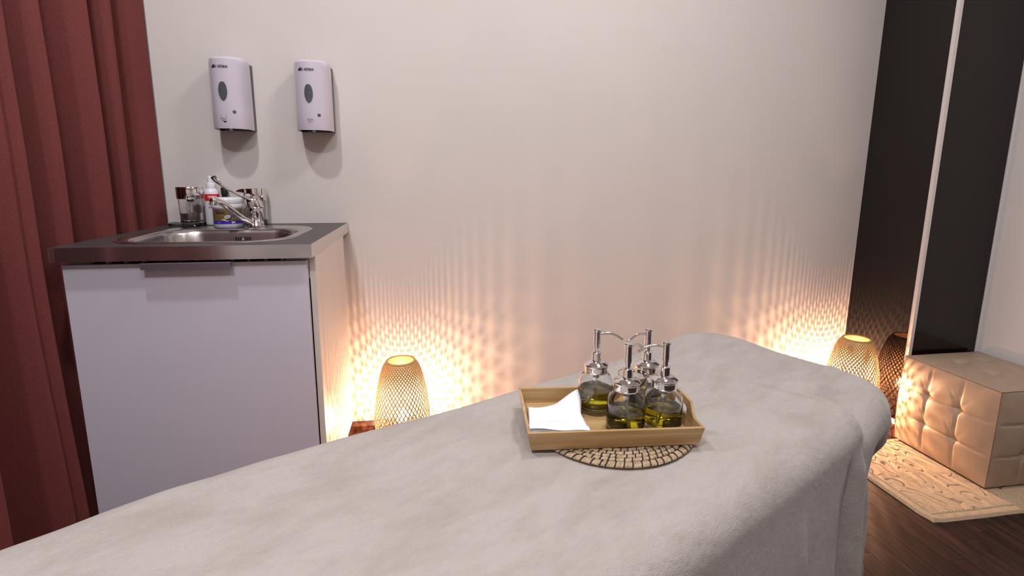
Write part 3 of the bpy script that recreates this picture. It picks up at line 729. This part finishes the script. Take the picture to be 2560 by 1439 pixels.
def blanket():
    re = .052; rc = .135; s0, s1, n0, n1 = -.525, 1.432, .332, .868
    NT = 900
    base = rrect(s0, s1, n0, n1, rc, 60)
    # resample uniformly
    P = [Vector((a, b_, 0)) for a, b_ in base]; P.append(P[0].copy()); L = [0]
    for a, b_ in zip(P, P[1:]): L.append(L[-1]+(b_-a).length)
    T = L[-1]; pts = []; k = 0
    for i in range(NT):
        d = T*i/NT
        while L[k+1] < d: k += 1
        f_ = (d-L[k])/max(L[k+1]-L[k], 1e-9); pts.append(P[k].lerp(P[k+1], f_))
    nrm = []
    for i in range(NT):
        d = (pts[(i+1) % NT]-pts[i-1]).normalized(); nrm.append(Vector((d.y, -d.x, 0)))
    med = lambda p: Vector((min(max(p.x, s0+.27), s1-.27), .60, 0))
    vs = []; rows = 0
    def top_z(p):
        z = ZT + .0022*noise.noise(Vector((p.x*5, p.y*5, 1)))+.0012*noise.noise(Vector((p.x*16+3*p.y, p.y*9, 4)))
        z += .018*math.exp(-((p.x-1.27)/.17)**2)*sstep(.60, .80, p.y)              # pillow lump at the far head corner
        # soft creases at the near head corner
        for (cx, cy, dx, dy, ln, wd, am) in ((1.26, .43, .6, -.8, .08, .012, .007), (1.19, .42, .35, -.93, .07, .013, -.006), (1.33, .50, .9, -.3, .08, .012, .005), (1.13, .45, .2, -.98, .09, .016, .004), (1.31, .40, .8, -.6, .05, .012, -.006),
                                              (.98, .74, 1, .15, .16, .012, .0016), (1.15, .66, 1, .3, .15, .012, .0018), (.60, .80, 1, .05, .2, .012, .001), (1.02, .60, .9, .5, .12, .014, .0018)):
            q = Vector((p.x-cx, p.y-cy)); l = math.hypot(dx, dy); al = (q.x*dx+q.y*dy)/l; ac = (q.x*dy-q.y*dx)/l
            z += 1.5*am*math.exp(-(al/ln)**2-(ac/wd)**2)
        a_ = (p.x-1.11)*.765-(p.y-.335)*.644                                        # scooped pocket with one crisp edge at the near head corner
        z -= .027*sstep(-.002, .008, a_)*sstep(.12, .02, a_)*sstep(.455, .395, p.y)
        z += .008*math.exp(-((a_+.009)/.009)**2)*sstep(.47, .40, p.y)
        return z
    NI = 46
    for r in range(NI):
        q = (r+1)/NI
        for i in range(NT):
            p = med(pts[i]).lerp(pts[i]-nrm[i]*re, q); vs.append((p.x, p.y, top_z(p)))
        rows += 1
    NA = 9
    for r in range(1, NA+1):
        a = PI/2*r/NA
        for i in range(NT):
            c = pts[i]-nrm[i]*re; p = c+nrm[i]*re*math.sin(a); z0_ = top_z(c)
            vs.append((p.x, p.y, z0_-re*(1-math.cos(a)))); 
        rows += 1
    ND = 46
    def corner(i):       # signed arc distance from the near head corner (s1, n0)
        return i
    # index of the near head corner: direction (+1,-1)
    ic = max(range(NT), key=lambda i: nrm[i].dot(Vector((1, -1, 0)).normalized()))
    step = T/NT
    for r in range(1, ND+1):
        for i in range(NT):
            n_ = nrm[i]; p = pts[i]
            near = max(0, -n_.y); end = max(0, n_.x); far = max(0, n_.y); foot = max(0, -n_.x)
            hem = .004*near**2 + .20*end**2 + .05*far**2 + .05*foot**2
            hem += .012*(1+math.sin(i*step*3.1))*(1-near)
            zt_ = top_z(p-n_*re)-re; d = (zt_-hem)*r/ND; z = zt_-d
            dd = ((i-ic+NT//2) % NT - NT//2)*step      # metres along the edge from the near head corner (+ = towards the far side / end)
            grow = sstep(0, .42, d)
            arc = i*step
            fold = .020*noise.noise(Vector((arc*2.6, d*.6, 7)))+.009*noise.noise(Vector((arc*7.5, d*1.0, 2)))+.0035*noise.noise(Vector((arc*19+d*4, d*2, 12)))
            out = grow*(fold*1.0+.012)+.004*grow
            # narrow pinched creases down the side near the corner
            for (c0, wd, am, ln) in ((-.10, .010, .010, .02), (-.155, .014, -.012, .03), (-.23, .012, .008, .06), (-.33, .016, -.007, .1), (.03, .015, -.010, .02), (-.52, .018, .006, .1), (-.75, .015, .005, .15), (-.045, .012, .008, .03), (-.305, .012, -.009, .015), (-.265, .018, .009, .02)):
                out += 1.7*am*math.exp(-((dd-c0-.10*d)/wd)**2)*sstep(ln*.3, ln+.06, d)
            # the corner fold: stands off high up, falls back lower down
            cg = math.exp(-((dd-.02)/.17)**4)
            out += cg*(.004*math.exp(-((d-.02)/.04)**2) - .080*sstep(.0, .17, d)-.012*sstep(.2,.5,d))
            # toe of the cloth kicking out low down at the corner
            out += .050*math.exp(-((dd+.04)/.08)**2)*sstep(.22, .12, z)
            q = p+n_*out
            vs.append((q.x, q.y, max(z, .004)))
        rows += 1
    GS = [(-.6, -.03), (-.3, .0), (-.17, .028), (0, .052), (.15, .053), (.27, .043), (.6, .018), (.9, .010), (1.2, 0), (1.6, 0)]
    def gs(s_):
        for (a, ga), (b_, gb) in zip(GS, GS[1:]):
            if s_ <= b_: return ga+(gb-ga)*sstep(a, b_, s_)*.5+(gb-ga)*.5*min(max((s_-a)/(b_-a), 0), 1)
        return 0
    vs = [(x, y+gs(x)*min(max((y-n0)/(n1-n0), 0), 1), z) for x, y, z in vs]
    fs = []
    for r in range(rows-1):
        for i in range(NT):
            j = (i+1) % NT; fs.append((r*NT+i, r*NT+j, (r+1)*NT+j, (r+1)*NT+i))
    me = bpy.data.meshes.new('blanket'); me.from_pydata(vs, [], fs)
    bm = bmesh.new(); bm.from_mesh(me); bmesh.ops.remove_doubles(bm, verts=bm.verts[:NT], dist=1e-5)
    for v in bm.verts[:]:
        pass
    bnd = [e for e in bm.edges if e.is_boundary]
    # close the thin seam along the medial line
    inner = [e for e in bnd if all(ZT-.03 < v.co.z for v in e.verts)]
    try: bmesh.ops.holes_fill(bm, edges=inner, sides=0)
    except Exception: pass
    bm.to_mesh(me); bm.free()
    me.materials.append(M_blanket)
    for p in me.polygons: p.use_smooth = True
    o = bpy.data.objects.new('blanket', me); COL.objects.link(o); o.rotation_euler = (0, 0, AN)
    md = o.modifiers.new('thickness', 'SOLIDIFY'); md.thickness = .004; md.offset = -1
    tag(o, 'soft beige-grey plush blanket covering the massage table and hanging down', 'blanket')
blanket()

# ------------------------------------------------------------------ placemat
def placemat():
    c = (.334, .880); z0 = ZT+.0045
    t = thing('placemat', 'round seagrass placemat with black stitches beneath the bamboo tray', 'placemat', (c[0], c[1], z0), .3)
    w_ = .0105; R0 = .158; radii = []; r = R0-.0085; radii.append((r, .0085)); r -= .0085
    while r > .012:
        radii.append((r-w_/2, w_/2)); r -= w_
    st_ = bmesh.new()
    for k, (rr_, hw_) in enumerate(radii):
        pts = []; n = 128 if rr_ > .08 else 64
        bm = bmesh.new(); rings = []
        for i in range(n):
            a = 2*PI*i/n; row = []
            for j in range(8):
                b_ = 2*PI*j/8; wob = 1+.10*noise.noise(Vector((a*20*rr_/.1, k*3, j)))
                q = rr_+hw_*.98*math.cos(b_)*wob
                row.append(bm.verts.new((q*math.cos(a), q*math.sin(a), .0036+.0034*math.sin(b_)*wob)))
            rings.append(row)
        for i in range(n):
            for j in range(8): bm.faces.new((rings[i][j], rings[(i+1) % n][j], rings[(i+1) % n][(j+1) % 8], rings[i][(j+1) % 8]))
        link('coil', bm, M_seag, t, True)
        ns = int(2*PI*rr_/.0140)
        for i in range(ns):
            a = 2*PI*(i+(.5 if k % 2 else 0))/ns + .03*random.uniform(-1, 1)/max(rr_*10, .3)
            pts = []
            for q in range(6):
                b_ = PI*(.02+.96*q/5); rad = rr_-(hw_)*math.cos(b_)*-1
                rad = rr_+hw_*1.0*math.cos(b_); aa = a+(.0045/rr_)*(q/5)*(1 if k else 1.3)
                pts.append((rad*math.cos(aa), rad*math.sin(aa), .0036+.0042*math.sin(b_)))
            tube(pts, .0011, 5, st_)
    o = link('stitching', st_, M_blk, t, True); o['kind'] = 'stuff'
    link('centre_coil', lathe([(.002, .001), (.0105, .002), (.0110, .004), (.008, .0068), (.001, .0072)], 24), M_seag, t, True)
placemat()

# ------------------------------------------------------------------ tray
TA = math.radians(-4.5); TL, TWd, TZ = .3130, .1900, ZT+.0125
TO = Vector((.1530, .7870, TZ))
tray = thing('bamboo_tray', 'bamboo serving tray with cut-out handles on the placemat', 'tray', TO, TA)
def tboard(name, poly_bottom, poly_top, **k): pass
TH = .0345; fl = .0065; th = .0065
link('bottom', B(fl+.001, TL-fl-.001, fl+.001, TWd-fl-.001, .0005, .0060), M_bamboo, tray)
def wall_long(y_out_top, sgn):
    # board leaning outwards; sgn -1 front, +1 back
    yb = fl if sgn < 0 else TWd-fl; yt = 0 if sgn < 0 else TWd
    bm = bmesh.new(); rings = []
    for xa, xb in ((fl, 0), (TL-fl, TL)):
        rings.append([(xa, yb, 0), (xb, yt, TH), (xb+(.0 if xb == 0 else 0), yt-sgn*th, TH), (xa, yb-sgn*th, 0)])
    return link('long_side', loft(rings), M_bamboo, tray)
wall_long(0, -1); wall_long(0, 1)
def wall_end(right):
    n = 28; out = []; bm = bmesh.new()
    def topz(v): return TH-.0004+.020*sstep(.16, .34, v)*sstep(.84, .66, v)
    hole_ = (.36, .64)
    cols = []
    for i in range(n+1):
        v = i/n; y0_ = fl+th+(TWd-2*fl-2*th)*v; y1_ = .0012+th+(TWd-2*th-.0024)*v
        zt_ = topz(v)
        hz0, hz1 = (.0255, .0415) if .34 < v < .66 else ((zt_*.5, zt_*.5))
        if .34 < v < .66:
            e_ = abs(v-.5)/.16; rnd = math.sqrt(max(0, 1-max(0, (e_-.6)/.4)**2)); mid = .0335; hz0, hz1 = mid-.008*rnd, mid+.008*rnd
        col = []
        for z in (0, hz0, hz1, zt_):
            lean = fl*(1-z/TH); y = y0_+(y1_-y0_)*min(z/TH, 1.1)
            xo = lean; xi = lean+.0050
            if right: xo, xi = TL-xo, TL-xi
            col.append((bm.verts.new((xo, y, z)), bm.verts.new((xi, y, z)), hz1-hz0))
        cols.append(col)
    for a, c in zip(cols, cols[1:]):
        open_ = a[0][2] > 1e-6 and c[0][2] > 1e-6
        half = (a[0][2] > 1e-6) != (c[0][2] > 1e-6)
        for k in range(3):
            if k == 1 and (open_ or half):
                continue
            for s_ in (0, 1):
                bm.faces.new((a[k][s_], c[k][s_], c[k+1][s_], a[k+1][s_]))
        bm.faces.new((a[3][0], c[3][0], c[3][1], a[3][1])); bm.faces.new((a[0][0], c[0][0], c[0][1], a[0][1]))
        if open_ or half:
            bm.faces.new((a[1][0], c[1][0], c[1][1], a[1][1])); bm.faces.new((a[2][0], c[2][0], c[2][1], a[2][1]))
    for col in (cols[0], cols[-1]):
        for k in range(3): bm.faces.new((col[k][0], col[k][1], col[k+1][1], col[k+1][0]))
    bmesh.ops.remove_doubles(bm, verts=bm.verts, dist=1e-5)
    return link('handle_end', bm, M_bamboo_end, tray)
M_bamboo_end = add_noise(mat('bamboo_end_wood', rough=.38), (.36, .215, .085), (.54, .36, .17), (60, 5, 110), 4, .32, .68, bump=.06)
wall_end(False); wall_end(True)

# ------------------------------------------------------------------ oil bottles
BZ = TZ+.0063
def oil_bottle(x, y, arm_deg, fill, tube_deg, label, arm_up=0):
    t = thing('oil_bottle', label, 'bottle', (x, y, BZ), 0, 'oil pump bottles on the tray')
    Rb = .0352
    out = [(.028, .0), (.0345, .0008), (.0355, .003), (.0350, .0055), (.0338, .0075), (.0350, .0095), (Rb, .013), (Rb, .052), (.0340, .062), (.0305, .0695), (.0255, .0750), (.0225, .0775), (.0222, .0800)]
    inn = [(.0202, .0800), (.0205, .0775), (.0238, .0735), (.0288, .068), (.0320, .0610), (.0332, .0520), (.0332, .015), (.0300, .0118), (.002, .0112)]
    link('glass_body', lathe(out+inn, 64), M_glass, t, 50)
    Rl = .03325
    link('oil', lathe([(.002, .01135), (.0298, .0119), (.0325, .0138), (Rl, .0160), (Rl, fill), (.002, fill+.0001)], 64), M_oil, t, 50)
    link('lid', lathe([(.0205, .0802), (.0235, .0800), (.0236, .0815), (.0232, .082), (.0232, .0915), (.0240, .092), (.0245, .0945), (.0238, .0965), (.018, .1005), (.0125, .103)], 48), M_chrome, t, 35)
    link('collar', lathe([(.0094, .1025), (.0094, .1195), (.0085, .1205), (.0062, .1208)], 32), M_chrome, t, 35)
    link('plunger', lathe([(.0050, .1208), (.0050, .1300), (.0064, .1305), (.0064, .1335), (.0069, .1340), (.0069, .1625), (.0082, .1635), (.0084, .1655), (.0075, .1670), (.001, .1680)], 32), M_chrome, t, 35)
    a = math.radians(arm_deg); d = Vector((math.cos(a), math.sin(a), 0))
    pts = smooth_path([d*.005+Vector((0, 0, .1570)), d*.016+Vector((0, 0, .1585)), d*.028+Vector((0, 0, .1580)), d*.038+Vector((0, 0, .1535)), d*.050+Vector((0, 0, .1465))], 5)
    link('spout', tube(pts, .0024, 12), M_chrome, t, True)
    link('spout_mouth', tube([pts[-1], pts[-1]+(pts[-1]-pts[-2]).normalized()*.0004], .0015, 10), M_slot, t)
    b = math.radians(tube_deg); e = Vector((math.cos(b), math.sin(b), 0))
    link('dip_tube', tube(smooth_path([(0, 0, .095), (0, 0, .060), e*.010+Vector((0, 0, .038)), e*.024+Vector((0, 0, .018))], 6), .0030, 12), M_tube, t, True)
    link('pump_sleeve', lathe([(.0062, .095), (.0062, .066), (.0035, .064)], 16), M_tube, t, 40)
    return t
oil_bottle(.3155, .9185, -12, .045, 215, 'pump bottle of oil nearest the folded napkin, spout pointing right')
oil_bottle(.3440, .8280, 35, .040, 262, 'front pump bottle of oil in the middle of the tray front')
oil_bottle(.4160, .8275, 165, .044, 225, 'front pump bottle of oil at the tray right end')
oil_bottle(.4160, .9060, 195, .043, 300, 'rear pump bottle of oil, farthest right behind the gold-rimmed glass')
# small gold-rimmed glass in the gap between the bottles
gl = thing('gold_rimmed_glass', 'small flared clear glass with gold rim between the four oil bottles', 'glass', (.3725, .8700, BZ))
prof = [(.0120, 0), (.0128, .001), (.0115, .006), (.0120, .045), (.0150, .066), (.0235, .078), (.0284, .0900), (.0277, .0900), (.0227, .0786), (.0142, .067), (.0108, .046), (.0104, .010), (.001, .009)]
link('glass_bowl', lathe(prof, 48), M_glass, gl, 50)
bm = bmesh.new(); n = 56; pts = [(.0281*math.cos(2*PI*i/n), .0281*math.sin(2*PI*i/n), .0902) for i in range(n+1)]
link('gold_rim', tube(pts, .0009, 8, bm), M_goldm, gl, True)

# ------------------------------------------------------------------ napkins
def napkins():
    t = thing('napkin_stack', 'folded white paper napkins lying over the tray front edge', 'napkin', (0, 0, 0))
    def P(u, v, k):
        # corners in world space: front-left, front-right, back-right, back-left
        fl_ = Vector((.1585, .8020, .6265)); fr_ = Vector((.2625, .7840, .6240)); br = Vector((.2780, .9300, .6100)); bl = Vector((.1800, .9250, .6080))
        p = (fl_*(1-u)+fr_*u)*(1-v)+(bl*(1-u)+br*u)*v
        p.z += .030*sstep(.52, 1.0, u)*sstep(.55, 1.0, v)**1.3*(1-.15*sstep(.93, 1, u))
        p.z -= .006*math.sin(PI*u*.9)*sstep(.0, .5, v)*sstep(1.3, .3, v)
        p.z += .0022*math.sin(u*7+v*3)*sstep(.0, 1, v)
        p.x += .020*sstep(.6, 1, v)*sstep(.55, 1, u)*.5
        p.z += (-.0026*k)
        return p
    n = 30
    for k in range(3):
        bm = bmesh.new(); g = []
        for j in range(n+1):
            row = []
            for i in range(n+1):
                u, v = i/n, j/n
                p = P(u*(1+.012*k)-.004*k, v-.010*k*(1-v)+.004*k, k)
                if k == 2: p.z += .0006*math.sin(u*30)*sstep(.2, 0, v)
                row.append(bm.verts.new(p))
            g.append(row)
        for j in range(n):
            for i in range(n): bm.faces.new((g[j][i], g[j][i+1], g[j+1][i+1], g[j+1][i]))
        o = link('napkin_layer', bm, M_napkin, t, True)
        md = o.modifiers.new('t', 'SOLIDIFY'); md.thickness = .0014; md.offset = -1
    # rolled-over front flap
    bm = bmesh.new(); g = []
    for j in range(13):
        row = []
        for i in range(31):
            u = i/30; q = j/12; dep = .010+.016*math.sin(PI*min(u*1.1, 1))+.010*u
            a = P(u, 0, 0); p = a+Vector((0, dep*q, .0018+.0030*math.sin(PI*q)))
            p.z += .0012*math.sin(u*9+q*2)
            row.append(bm.verts.new(p+Vector((0, -.001, 0))))
        g.append(row)
    for j in range(12):
        for i in range(30): bm.faces.new((g[j][i], g[j][i+1], g[j+1][i+1], g[j+1][i]))
    o = link('napkin_fold', bm, M_napkin, t, True); md = o.modifiers.new('t', 'SOLIDIFY'); md.thickness = .001; md.offset = 1
napkins()
